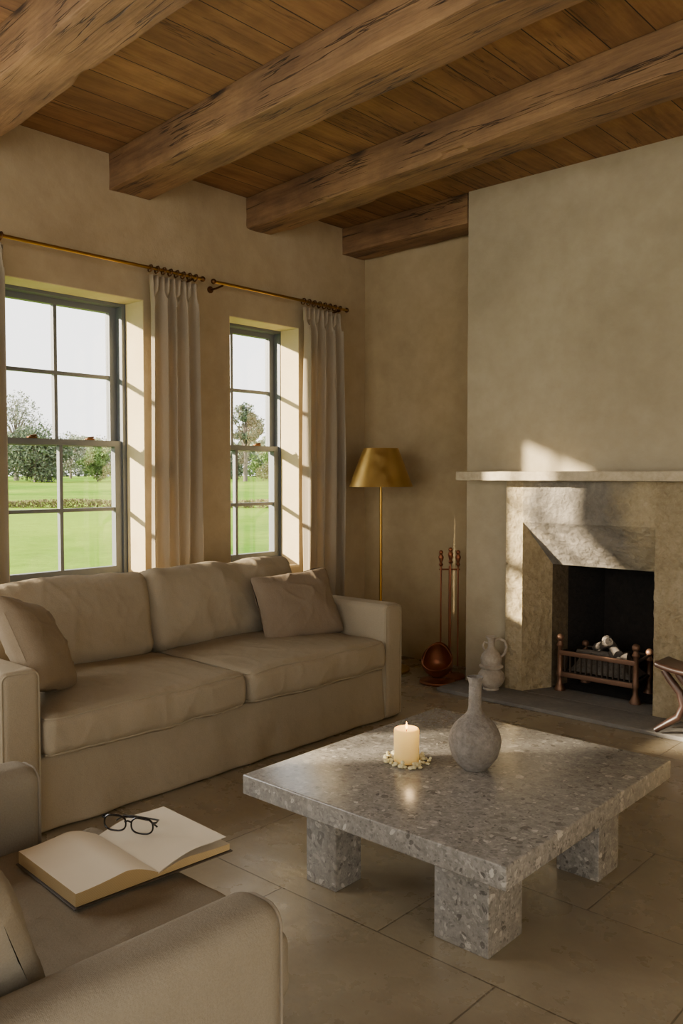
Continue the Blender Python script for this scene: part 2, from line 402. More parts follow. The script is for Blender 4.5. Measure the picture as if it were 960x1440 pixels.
# roof beams: they run very slightly askew to the window wall, as old joists do
def beam(y0,y1,x1,zb,seed,skew=-5.3):
    def fn(p):
        q=Vector((p.x*1.3,p.y*3+seed,p.z*3)); r2=Vector((p.x*4,p.y*12+seed,p.z*12))
        lo=1 if p.z<0 else 0
        d=Vector((0,noise.noise(q)*.004,noise.noise(q+Vector((9,3,1)))*.004*lo))
        d+=Vector((0,noise.noise(r2)*.005,noise.noise(r2+Vector((2,2,2)))*.005*lo))
        ch=max(0,noise.noise(Vector((p.x*3.1,seed+(3 if p.y>0 else 0),0)))-.25)*.12
        if lo and p.z<-.09 and abs(p.y)>.1: d.y-=ch*(1 if p.y>0 else -1)*.5; d.z+=ch*.5
        return p+d
    yc=(y0+y1)/2; g=Geo(); g.sbox(.002,x1,y0,y1,zb,H-.002,.004,(260,10,9),2,fn)
    o=g.obj('ceiling_beam',BEAM,origin=(0.0,yc,zb),angle=30); tag(o,'rough-hewn dark oak beam across the plank ceiling','beam','ceiling beams')
    o.rotation_euler=(0,0,rad(skew)); return o
beam(4.46,4.68,CX0-.006,2.80,1,-3.0); beam(3.57,3.79,XR+.0,2.79,7,-5.8); beam(2.60,2.85,XR+.0,2.79,13,-5.2); beam(1.66,1.90,XR+.0,2.79,21,-4.6)
beam(.7,.96,XR+.0,2.78,31); beam(-.25,.01,XR+.0,2.78,41)
# ---------------------------------------------------------------- curtains and rods
def rod(y0,y1):
    e=thing('curtain_rod',(0,(y0+y1)/2,2.39),'slim aged brass curtain rod above a sash window','curtain rod',group='curtain rods')
    g=Geo(); g.tube([(.12,y0,2.39),(.12,y1,2.39)],.009,12); g.obj('rod',BRASS,e)
    for yy,s in ((y0,-1),(y1,1)):
        g=Geo(); g.ball((.12,yy+s*.010,2.39),.016); g.obj('finial',BRONZE,e)
    for yy in (y0+.06,y1-.06):
        g=Geo()
        g.tube([(.002,yy,2.37),(.06,yy,2.37),(.12,yy,2.378)],.006,8); g.lathe([(.020,0),(.020,.008),(.01,.012)],(.001,yy,2.37),16,M=Matrix.Rotation(rad(90),4,'Y'))
        g.obj('bracket',BRONZE,e)
def curtain(y0,y1,seed):
    e=thing('curtain',(.12,(y0+y1)/2,.0),'pleated oatmeal linen curtain hanging beside a window','curtain',group='linen curtains')
    n=4.5
    def fn(u,v):
        z=.015+v*2.335
        top=max(0,(v-.93)/.07)
        w=(y1-y0)
        uu=u+.035*noise.noise(Vector((u*5,seed*3,v*.7)))*(1-top)
        ph=2*math.pi*n*uu+ .8*noise.noise(Vector((u*3,v*1.3,seed)))*(1-top)
        amp=(.036+.026*noise.noise(Vector((u*5+seed,v*1.1,0))))*(1-.3*top)
        x=.125+amp*math.sin(ph)+.010*math.sin(2*ph+seed)*noise.noise(Vector((u*4,v*2,seed+9)))
        y=y0+w*u+.012*math.cos(ph)*(1-top)+.02*noise.noise(Vector((u*2,v*1.3,seed+5)))*(1-v)
        if v>.955: x=.125+.026*math.sin(2*math.pi*9*u)*.8
        return (x,y,z)
    g=Geo(); g.grid(fn,170,60)
    o=g.obj('curtain_panel',CURT,e,angle=80); md=o.modifiers.new('s','SOLIDIFY'); md.thickness=.003
    for i in range(8):
        yy=y0+.012+(y1-y0-.024)*i/7
        g=Geo(); c=Vector((.12,yy,2.387))
        g.tube([c+Vector((.019*math.cos(a),.004*math.sin(a),.019*math.sin(a))) for a in [2*math.pi*k/20 for k in range(20)]],.0042,6,closed=True)
        g.obj('curtain_ring',BRONZE,e)
rod(1.60,3.12); rod(3.22,4.36)
curtain(2.76,3.09,1); curtain(3.94,4.31,2); curtain(1.67,1.945,3)
# ---------------------------------------------------------------- fireplace
F=4.33; IN=4.52
fp=thing('fireplace',(1.9,F,0),'sandstone fireplace with splayed jambs and sooted lintel','fireplace')
def patch(g,a,b,c,d,nu,nv,amp,mi=0,sd=0):
    a,b,c,d=map(Vector,(a,b,c,d)); nrm=(b-a).cross(d-a).normalized()
    def fn(u,v):
        p=a*(1-u)*(1-v)+b*u*(1-v)+c*u*v+d*(1-u)*v
        e=min(1,6*u,6*(1-u),6*v,6*(1-v))
        return p+nrm*amp*e*(noise.noise(p*9+Vector((sd,0,0)))+.7*noise.noise(p*28)+.3*noise.noise(p*70))
    g.grid(fn,nu,nv,mi)
PX0,PX1=1.40,2.56; JX0,JX1=1.51,2.28; IX0,IX1=1.60,2.22; zT=1.0; zI=.75; zM=1.235
g=Geo()
patch(g,(PX0,F,0),(JX0,F,0),(JX0,F,zM),(PX0,F,zM),20,140,.011)
patch(g,(PX0,B,0),(PX0,F,0),(PX0,F,zM),(PX0,B,zM),5,60,.003)
patch(g,(JX0,F,0),(IX0,IN,0),(IX0,IN,zI),(JX0,F,zT),26,100,.009)
g.obj('jamb',STONE,fp,angle=70)
g=Geo()
patch(g,(JX1,F,0),(PX1,F,0),(PX1,F,zM),(JX1,F,zM),36,140,.011)
patch(g,(PX1,F,0),(PX1,B,0),(PX1,B,zM),(PX1,F,zM),5,60,.003)
patch(g,(IX1,IN,0),(JX1,F,0),(JX1,F,zT),(IX1,IN,zI),26,100,.009)
g.obj('jamb',STONE,fp,angle=70)
g=Geo()
patch(g,(JX0,F,zT),(JX1,F,zT),(JX1,F,zM),(JX0,F,zM),90,30,.007)
patch(g,(IX0,IN,zI),(IX1,IN,zI),(JX1,F,zT),(JX0,F,zT),90,40,.007)
g.obj('lintel',LINTEL,fp,angle=80)
g=Geo()
bx0,bx1,by=1.70,2.12,5.0
ym=4.66; mx0=IX0+(bx0-IX0)*(ym-IN)/(by-IN)
g.add([(IX0,IN,0),(mx0,ym,0),(mx0,ym,1.1),(IX0,IN,1.1)],[(0,1,2,3)],1)
g.add([(mx0,ym,0),(bx0,by,0),(bx0,by,1.1),(mx0,ym,1.1)],[(0,1,2,3)])
g.add([(IX1,IN,0),(bx1,by,0),(bx1,by,1.1),(IX1,IN,1.1)],[(0,1,2,3)])
g.add([(bx0,by,0),(bx1,by,0),(bx1,by,1.1),(bx0,by,1.1)],[(0,1,2,3)])
g.add([(IX0,IN,1.1),(IX1,IN,1.1),(bx1,by,1.1),(bx0,by,1.1)],[(0,1,2,3)])
g.add([(IX0,IN,zI),(IX1,IN,zI),(IX1,IN+.002,1.1),(IX0,IN+.002,1.1)],[(0,1,2,3)])
g.add([(IX0,IN,.028),(IX1,IN,.028),(bx1,by,.028),(bx0,by,.028)],[(0,1,2,3)])
g.obj('firebox',[SOOT,FIRESIDE],fp,smooth=False)
def fm(p): 
    q=p*7; return p+Vector((noise.noise(q)*.003,noise.noise(q+Vector((5,0,0)))*.003,noise.noise(q*2+Vector((0,7,0)))*.0012))
Geo().sbox(1.125,2.78,4.215,B-.001,1.238,1.290,.005,(90,6,3),2,fm).obj('mantel_shelf',MANTEL,fp)
h=Geo().sbox(1.10,2.80,4.06,F+.0,0.0,.022,.004,(20,4,1),2); 
h.box(JX0+.01,JX1-.01,F,IN+.02,0.0,.022)
o=h.obj('hearth_slab',SLATE,origin=(1.9,4.2,0)); tag(o,'dark slate hearth slab in front of the fireplace','hearth')
# grate
gr=thing('fire_grate',(1.89,4.6,.022),'iron fire basket with coppery posts and ball finials','fire grate')
gy0,gy1=4.49,4.75; gx0,gx1=1.67,2.12
for px,py,ht in ((gx0,gy0,.33),(gx1,gy0,.33),(gx0+.03,gy1,.26),(gx1-.03,gy1,.26)):
    g=Geo(); z=.022
    g.lathe([(.030,z),(.032,z+.01),(.022,z+.03),(.014,z+.05),(.014,z+.08),(.022,z+.1),(.016,z+.12),(.014,z+ht-.08),(.022,z+ht-.065),(.014,z+ht-.05),(.012,z+ht-.04)],(px,py,0),16)
    g.ball((px,py,z+ht-.022),.022); g.obj('post',IRON,gr)
for zz in (.12,.245): Geo().sbox(gx0,gx1,gy0-.014,gy0-.004,zz-.014,zz+.014,.003,(2,1,1),2).obj('front_rail',IRON,gr)
g=Geo()
for zz in (.13,.245): 
    g.tube([(gx0,gy0,zz),(gx1,gy0,zz)],.008,8); g.tube([(gx0,gy0,zz),(gx0+.03,gy1,zz)],.008,8); g.tube([(gx1,gy0,zz),(gx1-.03,gy1,zz)],.008,8); g.tube([(gx0+.03,gy1,zz),(gx1-.03,gy1,zz)],.008,8)
for i in range(1,14):
    x=gx0+(gx1-gx0)*i/14; g.tube([(x,gy0,.13),(x,gy0,.245)],.0065,6); g.tube([(x,gy0,.13),(x*.9+.19,gy1,.13)],.005,6)
g.obj('basket',IRON_D,gr)
def log(a,b,r,sd):
    a=Vector(a);b=Vector(b); pts=[a.lerp(b,i/8)+Vector((0,0,.008*noise.noise(Vector((i*.6,sd,0))))) for i in range(9)]
    rr=[r*(1+.18*noise.noise(Vector((i*.7,sd,3)))) for i in range(9)]
    g=Geo(); g.tube(pts,rr,12); o=g.obj('log',LOG,origin=a.lerp(b,.5)); tag(o,'charred split log lying in the fire basket','log','logs in the grate')
g=Geo()
def ashf(u,v):
    x=gx0+.035+(gx1-gx0-.07)*u; y=gy0+.02+(gy1-gy0-.04)*v; e=min(1,5*u,5*(1-u),5*v,5*(1-v))
    return (x,y,.142+e*(.07+.035*math.sin(math.pi*u)+.03*noise.noise(Vector((x*22,y*22,0)))+.015*noise.noise(Vector((x*60,y*60,0)))))
g.grid(ashf,40,26); o=g.obj('ash_heap',ASH,origin=(1.89,4.62,.142)); o["kind"]="stuff"; tag(o,'pale grey heap of ash in the fire basket','ash')
log((1.74,4.57,.235),(2.03,4.60,.245),.026,3); log((1.99,4.56,.262),(1.86,4.69,.315),.026,4); log((1.80,4.68,.255),(1.93,4.57,.325),.024,5)
# ---------------------------------------------------------------- floor lamp
LX=.505
lp=thing('floor_lamp',(LX,4.27,0),'slender brass floor lamp with a conical metal shade','floor lamp')
Geo().lathe([(.19,0),(.19,.012),(.17,.02),(.03,.026),(.014,.05)],(LX,4.27,0),48).obj('lamp_base',BRASSB,lp)
Geo().tube([(LX,4.27,.02),(LX,4.27,1.40)],.009,12).obj('pole',BRASS,lp)
g=Geo(); vs_=[];fs_=[];SG=72
for r,z in ((.207,1.195),(.113,1.442),(.110,1.4425),(.204,1.1945)):
    for i in range(SG): a=2*math.pi*i/SG; vs_.append((LX+r*math.cos(a),4.27+r*math.sin(a),z))
for j in range(4):
    for i in range(SG): i2=(i+1)%SG; j2=(j+1)%4; fs_.append((j*SG+i,j*SG+i2,j2*SG+i2,j2*SG+i))
g.add(vs_,fs_); g.obj('lamp_shade',BRASSB,lp,angle=30)
g=Geo()
for a in (0,120,240):
    g.tube([(LX,4.27,1.40),(LX+.111*math.cos(rad(a)),4.27+.111*math.sin(rad(a)),1.44)],.003,6)
g.obj('shade_carrier',BRASS,lp)
Geo().ball((LX,4.27,1.31),.03).obj('bulb',PAGE,lp)
# ---------------------------------------------------------------- fire tools
d=Vector((.743,.669,0)); bk_=Vector((-.669,.743,0))
P=Vector((.955,4.40,0))
ft=thing('fireplace_tool_set',tuple(P),'copper fireplace tool set with tall finialed handles','fireplace tools')
Geo().lathe([(.10,0),(.10,.012),(.08,.02),(.02,.03),(.012,.05)],P,32).obj('base',COPPER,ft)
Geo().tube([P+Vector((0,0,.03)),P+Vector((0,0,.70))],.006,10).obj('stand',COPPER,ft)
g=Geo(); g.tube([P-d*.065+Vector((0,0,.68)),P+d*.065+Vector((0,0,.68))],.005,8); g.tube([P-bk_*.05+Vector((0,0,.68)),P+bk_*.02+Vector((0,0,.68))],.005,8); g.obj('crossbar',COPPER,ft)
for off,b2,hh in ((-.055,-.01,.80),(.0,-.045,.82),(.052,-.01,.80)):
    q=P+d*off+bk_*b2
    g=Geo(); g.tube([q+Vector((0,0,.07)),q+Vector((0,0,hh-.08))],.0058,8)
    g.lathe([(.006,hh-.10),(.015,hh-.09),(.008,hh-.075),(.016,hh-.05),(.017,hh-.04),(.008,hh-.022)],q,12); g.ball(q+Vector((0,0,hh-.012)),.014)
    g.obj('fire_tool',COPPER,ft)
SC=Vector((.985,4.235,0))
sc=thing('coal_scuttle',tuple(SC),'open-mouthed copper coal scoop on a round foot','coal scuttle')
Geo().lathe([(.108,0),(.112,.008),(.108,.016),(.06,.024),(.05,.034)],SC,36).obj('foot',COPPER,sc)
# helmet-shaped scoop standing upright: high rounded back, mouth cut down toward the room
g=Geo(); vs_=[]; fs_=[]; NS,NH=48,18
fd=Vector((.45,-.89,0)); sd_=Vector((.89,.45,0))
def hel(a,t,r0):
    back=.5+.5*math.sin(a)
    zt=.070+.135*back**1.2
    z=zt*t; rr=r0*(math.sin(min(1,.16+1.02*(z/.10 if z<.10 else 1))*math.pi/2) if z<.10 else math.cos((z-.10)/.15*1.0))
    return sd_*(rr*math.cos(a))-fd*(rr*math.sin(a))+fd*(.03*t*(1-back))+Vector((0,0,.03+z))
for sh in (0,1):
    for j in range(NH+1):
        t=j/NH if sh==0 else 1-j/NH
        for i in range(NS): vs_.append(SC+hel(2*math.pi*i/NS,t,.096-.004*sh)+Vector((0,0,.003*sh)))
for j in range(2*NH+1):
    for i in range(NS): i2=(i+1)%NS; fs_.append((j*NS+i,j*NS+i2,(j+1)*NS+i2,(j+1)*NS+i))
fs_.append(tuple(reversed(range(NS)))); fs_.append(tuple((2*NH+1)*NS+i for i in range(NS)))
g.add(vs_,fs_); g.obj('scoop',COPPER,sc,angle=50)
g=Geo(); g.tube([SC+sd_*(.091*math.cos(a))+Vector((0,0,.105+.135*math.sin(a))) for a in [math.pi*k/16 for k in range(17)]],.0045,8); g.obj('handle',COPPER,sc)
# jug
jg=thing('stoneware_jug',(1.365,4.235,.022),'pale grey stoneware jug with narrow neck and loop handles','jug')
z=.022
Geo().lathe([(.044,z),(.048,z+.006),(.044,z+.014),(.060,z+.028),(.076,z+.052),(.080,z+.072),(.074,z+.095),(.058,z+.115),(.050,z+.122),(.055,z+.127),(.068,z+.131),(.070,z+.140),(.057,z+.148),(.060,z+.165),(.062,z+.180),(.057,z+.200),(.042,z+.222),(.026,z+.238),(.019,z+.252),(.018,z+.285),(.024,z+.300),(.032,z+.308),(.031,z+.313),(.015,z+.306),(.013,z+.25)],(1.365,4.235,0),48).obj('body',JUG,jg)
for s in (1,-1):
    c=Vector((1.365,4.235,z))
    pts=[c+d*s*(.018)+Vector((0,0,.285)),c+d*s*.048+Vector((0,0,.297)),c+d*s*.076+Vector((0,0,.285)),c+d*s*.088+Vector((0,0,.25)),c+d*s*.078+Vector((0,0,.210)),c+d*s*.054+Vector((0,0,.190))]
    if s<0: pts=[c+d*s*(.018)+Vector((0,0,.272)),c+d*s*.040+Vector((0,0,.278)),c+d*s*.050+Vector((0,0,.258)),c+d*s*.038+Vector((0,0,.228))]
    Geo().tube(pts,.0075 if s>0 else .0055,10).obj('handle',JUG,jg)
# stool at the hearth
st=thing('wooden_stool',(2.57,4.1,.022),'small dark mahogany stool with dished top and scrolled legs','stool')
def dish(p):
    q=Vector(p); q.z+=.9*q.x*q.x; return q
Geo().soft((2.575,4.105,.338),(.17,.09,.014),.012,(20,8,1),3,dish).obj('seat',MAHOG,st)
for yy in (4.045,4.165):
    for s in (-1,1):
        pts=[(2.575+s*a,yy,b) for a,b in ((.13,.335),(.10,.295),(.05,.24),(.032,.18),(.055,.12),(.11,.08),(.15,.050),(.165,.038))]
        Geo().tube(pts,[.015,.018,.020,.021,.020,.018,.015,.015],12).obj('leg',MAHOG,st)
Geo().tube([(2.575,4.045,.18),(2.575,4.165,.18)],.014,10).obj('stretcher',MAHOG,st)
# ---------------------------------------------------------------- sofa
sf=thing('sofa',(.75,2.43,0),'slipcovered oatmeal linen two-cushion sofa below the windows','sofa')
def wr(sd,amp,sc=5):
    def f(p):
        q=Vector(p); n=noise.noise(Vector((q.x*sc+sd,q.y*sc,q.z*sc*.6))); n2=noise.noise(Vector((q.x*sc*3+sd,q.y*sc*3,q.z*sc*2)))
        dd=q.normalized() if q.length>0 else q
        return q+dd*(n*amp+n2*amp*.35)
    return f
def skirt(p):
    q=wr(3,.004)(p)
    if q.x>.3 and p.z<.08:
        k=(.08-p.z)/.2
        q.x+=.009*k*(1+1.2*noise.noise(Vector((0,p.y*6,0))))+.005*k*math.sin(p.y*17+4*noise.noise(Vector((p.y*2.3,0,0))))*max(0,noise.noise(Vector((p.y*2,5,0)))+.4)
    return q
g=Geo(); g.sbox(.26,1.245,1.47,3.40,.004,.275,.02,(8,160,12),3,skirt); g.sbox(.20,.40,1.36,3.50,.004,.66,.05,(4,30,10),4,wr(5,.004)); g.obj('frame',LINEN,sf)
def arch(parent,mat,fix,sgn,a0,a1,zt,r,axis):
    k=.72; f=fix-sgn*r*(1-k)+sgn*.001
    pts=[(a0+r*(1-k)-.001,.02+(zt-r-.02)*i/8) for i in range(9)]
    pts+=[(a0+r-r*k*math.cos(a),zt-r+r*k*math.sin(a)) for a in [math.pi/2*i/6 for i in range(1,7)]]
    pts+=[(a1-r+r*k*math.sin(a),zt-r+r*k*math.cos(a)) for a in [math.pi/2*i/6 for i in range(0,7)]]
    pts+=[(a1-r*(1-k)+.001,zt-r-(zt-r-.02)*i/8) for i in range(1,9)]
    P3=[(f,w,z) if axis=='x' else (w,f,z) for w,z in pts]
    Geo().tube(P3,.0038,8).obj('piping',mat,parent)
for ya,yb,sd in ((1.335,1.485,1),(3.385,3.525,2)):
    Geo().sbox(.24,1.268,ya,yb,.004,.60,.032,(16,3,14),5,None).obj('arm',LINEN,sf)
    arch(sf,PIPE,1.268,1,ya,yb,.60,.032,'x')
def crease(p,sd):
    a=1-abs(noise.noise(Vector((p.x*5+sd*3,p.y*7,p.z*5))))*2.2
    return max(0,a)**6
def cushion(parent,c,h,r,bul,sd,name,mat,M_=None,amp=.008,pipe=True,sag=0,cr=0):
    def f(p):
        q=Vector(p); u=[max(-1,min(1,p[i]/h[i])) for i in range(3)]
        for i in range(3):
            j,k=[t for t in range(3) if t!=i]
            q[i]+=bul[i]*u[i]*(1-u[j]**2)**.6*(1-u[k]**2)**.6
        if sag and u[2]>0: q.z-=sag*(1-u[1]**2)*u[2]
        s=Vector((p.x*6+sd*7,p.y*6,p.z*6)); 
        q+=Vector((noise.noise(s),noise.noise(s+Vector((11,0,0))),noise.noise(s+Vector((0,13,0)))))*amp
        if cr:
            cz=crease(p,sd)+.5*crease(p*1.9,sd+4)
            for i in range(3):
                if bul[i]>.015: q[i]+=cr*cz*u[i]
        return q
    g=Geo(); n=[max(4,int(h[i]*2/.012)) for i in range(3)]
    g.soft(c,h,r,n,6,f,M=M_); g.obj(name,mat,parent,angle=60)
    return f
for ya,yb,sd in ((1.492,2.430,1),(2.440,3.378,2)):
    c=((.56+1.28)/2,(ya+yb)/2,.348); h=((1.28-.56)/2,(yb-ya)/2,.070)
    f=cushion(sf,c,h,.035,(.016,.0,.034),sd,'seat_cushion',LINEN,None,.008,cr=.003)
    for zz in (1,-1):
        pts=[]
        e=.0095
        for (xa,yaa),(xb,ybb) in (((h[0]-e,-h[1]+e),(h[0]-e,h[1]-e)),((h[0]-e,h[1]-e),(-h[0]+e,h[1]-e)),((-h[0]+e,h[1]-e),(-h[0]+e,-h[1]+e)),((-h[0]+e,-h[1]+e),(h[0]-e,-h[1]+e))):
            for i in range(1,40):
                p=Vector((xa+(xb-xa)*i/40,yaa+(ybb-yaa)*i/40,zz*(h[2]-e))); pts.append(f(p)+Vector(c))
        Geo().tube(pts,.0042,8,closed=True).obj('piping',PIPE,sf)
for ya,yb,sd in ((1.475,2.415,3),(2.405,3.385,4)):
    Mx=Matrix.Rotation(rad(-13),4,'Y')
    cushion(sf,(.53,(ya+yb)/2,.600),(.10,(yb-ya)/2-.01,.197),.055,(.06,.012,.025),sd,'back_cushion',LINEN,Mx,.017,sag=.014,cr=.0035)
def pillow(loc,w,hh,t,eul,sd,mat,label):
    def side(sg):
        def fn(u,v):
            a=u*2-1;b=v*2-1
            x=a*w/2*(1-.07*(1-b*b)); y=b*hh/2*(1-.07*(1-a*a))
            cc=(abs(a)*abs(b))**8; x*=1-.05*cc; y*=1-.05*cc
            z=sg*t/2*((1-a*a)**.45)*((1-b*b)**.45)
            s=Vector((x*7+sd*5,y*7,sg)); k=noise.noise(s)*.014+.005*crease(Vector((x*1.5,y*1.5,sg)),sd)
            return (x+k*.5,y+k*.5,z+k*sg*(1-max(abs(a),abs(b))**6))
        return fn
    g=Geo(); g.grid(side(1),56,56); g.grid(side(-1),56,56,flip=True)
    me=g.obj('throw_pillow',mat,origin=(0,0,0),angle=80)
    bm=bmesh.new(); bm.from_mesh(me.data); bmesh.ops.remove_doubles(bm,verts=bm.verts,dist=.0008); bmesh.ops.recalc_face_normals(bm,faces=bm.faces); bm.to_mesh(me.data); bm.free()
    me.location=loc; me.rotation_euler=eul
    tag(me,label,'pillow'); return me
def orient(normal,roll=0):
    n=Vector(normal).normalized(); up=Vector((0,0,1)); y=(up-n*up.dot(n)).normalized(); x=y.cross(n)
    m=Matrix((x,y,n)).transposed(); return (m@Matrix.Rotation(rad(roll),3,'Z')).to_euler()
pillow((.86,3.15,.585),.48,.38,.17,orient((.9,-.25,.42),4),1,PILLOW,'taupe linen throw pillow leaning on the sofa back')
pillow((.97,1.63,.612),.42,.40,.19,orient((.60,.70,.48),-18),2,PILLOW_B,'beige-taupe linen throw pillow leaning on the sofa arm')
# ---------------------------------------------------------------- armchair
ac=thing('armchair',(2.51,.55,0),'slipcovered grey-beige linen armchair with an open book on it','armchair',rotz=rad(-2),local=True)
g=Geo(); g.sbox(-.40,.40,-.45,.47,.004,.285,.02,(8,8,4),3,wr(8,.004)); g.sbox(-.44,.44,-.52,-.32,.004,.78,.06,(8,3,8),4,wr(9,.005)); g.obj('frame',LINEN_D,ac)
for xa,xb,zt in ((-.49,-.365,.585),(.365,.487,.56)):
    Geo().sbox(xa,xb,-.46,.445,.004,zt,.045,(3,20,12),6,None).obj('arm',LINEN_D,ac)
    arch(ac,PIPE_D,.445,1,xa,xb,zt,.045,'y')
cushion(ac,(0,.11,.345),(.36,.46,.065),.03,(0,.02,.020),9,'seat_cushion',LINEN_D,None,.006,cr=.003)
cushion(ac,(0,-.24,.58),(.34,.09,.19),.05,(0,.03,.01),10,'back_cushion',LINEN_D,Matrix.Rotation(rad(12),4,'X'),.008)
pillow((2.665,.53,.60),.44,.40,.16,orient((-.15,.85,.4),8),3,LINEN_D,'beige linen throw pillow leaning on the armchair back')
# ---------------------------------------------------------------- book
bk=thing('open_book',(2.432,1.045,.432),'large open hardback book with cream pages lying on the armchair seat','book',rotz=rad(-4),local=True)
def block(s,T,W,Lh):
    def top(t):
        k=t/W
        return .004+T*(.3+.85*math.sin(min(1,k/.42)*math.pi/2)) if k<.42 else .004+T*(1.15-.30*math.sin((k-.42)/.58*math.pi/2))
    g=Geo(); N=28
    ts=[W*i/N for i in range(N+1)]
    vs=[];fs=[]
    for x in (-Lh/2,Lh/2):
        for t in ts: vs.append((x,s*t,.004)); vs.append((x,s*t,top(t)))
    o=2*(N+1)
    for i in range(N):
        a=2*i
        g_=(a,a+2,a+3,a+1); fs.append(g_); fs.append(tuple(q+o for q in reversed(g_)))
    fs.append((2*N,2*N+1,2*N+1+o,2*N+o))
    g.add(vs,fs,1)
    g.add(vs,[(2*i+1,2*i+3,2*i+3+o,2*i+1+o) for i in range(N)],0)
    return g
block(-1,.031,.183,.26).obj('page_block',[PAGE,EDGE],bk,angle=50)
block(1,.016,.183,.26).obj('page_block',[PAGE,EDGE],bk,angle=50)
g=Geo(); g.grid(lambda u,v:(-.128+.256*u,.004+.172*v,.011+.021*math.sin(min(1,v*1.4)*math.pi*.62)+.004*v*u),8,18); g.obj('leaf',PAGE,bk,angle=70)
Geo().sbox(-.135,.135,-.188,.188,0,.003,.0012,(2,2,1),2).obj('cover',COVER,bk)
# glasses
gl=thing('eyeglasses',(2.39,1.08,.464),'folded black-rimmed reading glasses resting on the open book','glasses',rotz=math.atan2(.06,.125),local=True)
def rim(cx,w=.026,h=.018):
    return [Vector((cx+w*(abs(math.cos(a))**.75)*(1 if math.cos(a)>0 else -1),.002*math.cos(a),.021+h*(abs(math.sin(a))**.8)*(1 if math.sin(a)>0 else -1))) for a in [2*math.pi*k/36 for k in range(36)]]
g=Geo()
for cx in (-.034,.034): g.tube(rim(cx),.0021,8,closed=True)
g.tube([(-.009,0,.026),(0,-.003,.030),(.009,0,.026)],.0022,8); g.tube([(-.060,0,.03),(-.068,.002,.031)],.0025,8); g.tube([(.060,0,.03),(.068,.002,.031)],.0025,8)
g.obj('glasses_frame',BLACK,gl)
for s in (-1,1):
    Geo().tube([(s*.068,.002,.031),(s*.066,.012+(s+1)*.003,.031),(s*.0,.022+(s+1)*.004,.028),(-s*.035,.03+(s+1)*.004,.022),(-s*.055,.032+(s+1)*.004,.008)],.0020,8).obj('temple',BLACK,gl)
    pts=rim(s*.034,.0255,.0175); Geo().add(pts,[tuple(range(36))]).obj('lens',GLASS,gl,smooth=False)
# ---------------------------------------------------------------- coffee table
tb=thing('coffee_table',(2.5,2.25,0),'square polished grey fossil-stone coffee table on block legs','coffee table')
Geo().sbox(2.03,2.97,1.735,2.76,.278,.34,.005,(2,2,1),2).obj('table_top',GRAN,tb)
for xa,xb,ya,yb in ((2.17,2.295,1.875,1.995),(2.66,2.835,1.875,2.05),(2.20,2.345,2.43,2.605),(2.715,2.86,2.47,2.615)):
    Geo().sbox(xa,xb,ya,yb,0.0,.278,.004,(1,1,1),2).obj('leg',GRAN,tb)
# vase
VC=(2.538,2.262,.34)
vs=thing('clay_vase',VC,'rough bottle-necked grey clay vase on the coffee table','vase')
def vf(p): 
    n=noise.noise(p*22)*.0016+noise.noise(p*60)*.0012; q=Vector(p); l=Vector((p.x,p.y,0)); 
    return q+(l.normalized()*n*(1 if p.z<.17 else .4) if l.length>.005 else Vector((0,0,0)))
prof=[(.034,0),(.040,.003),(.055,.018),(.072,.042),(.081,.072),(.083,.095),(.078,.118),(.066,.140),(.048,.158),(.033,.172),(.024,.184),(.0205,.20),(.0195,.24),(.0195,.272),(.022,.285),(.026,.292),(.0245,.295),(.017,.29),(.015,.27),(.015,.2)]
Geo().lathe(prof,VC,64,fn=vf).obj('vase_body',VASE,vs,angle=60)
# candle
C=(2.337,2.17,.34)
cd=thing('candle',C,'lit cream pillar candle on the coffee table','candle')
Geo().lathe([(.036,0),(.0395,.002),(.041,.006),(.041,.103),(.0395,.108),(.036,.110),(.032,.106),(.02,.100),(.0001,.098)],C,48).obj('wax',WAX,cd)
Geo().tube([(C[0],C[1],.437),(C[0]+.001,C[1],.45)],.0012,6).obj('wick',WICK,cd)
Geo().lathe([(.0002,0),(.003,.004),(.0042,.009),(.003,.016),(.0012,.022),(.0002,.026)],(C[0],C[1],.446),14).obj('flame',FLAME,cd)
random.seed(4)
g=Geo()
for i in range(30):
    a=i/30*2*math.pi+random.uniform(-.12,.12); r=random.uniform(.052,.078)
    s=random.uniform(.0065,.0115); c=Vector((C[0]+r*math.cos(a),C[1]+r*math.sin(a),.34+s*.62))
    sx,sy=random.uniform(.8,1.25),random.uniform(.8,1.25)
    g.ball(c,s,10,7,fn=lambda p:Vector((p.x*sx,p.y*sy,p.z*.62))*(1+.25*noise.noise(p*190+c*50)))
    if i%3==0: g.ball(c+Vector((random.uniform(-.006,.006),random.uniform(-.006,.006),s*.9)),s*.6,8,6)
o=g.obj('blossom_wreath',BLOSSOM,origin=C); tag(o,'ring of small cream blossoms around the candle base','flower wreath')
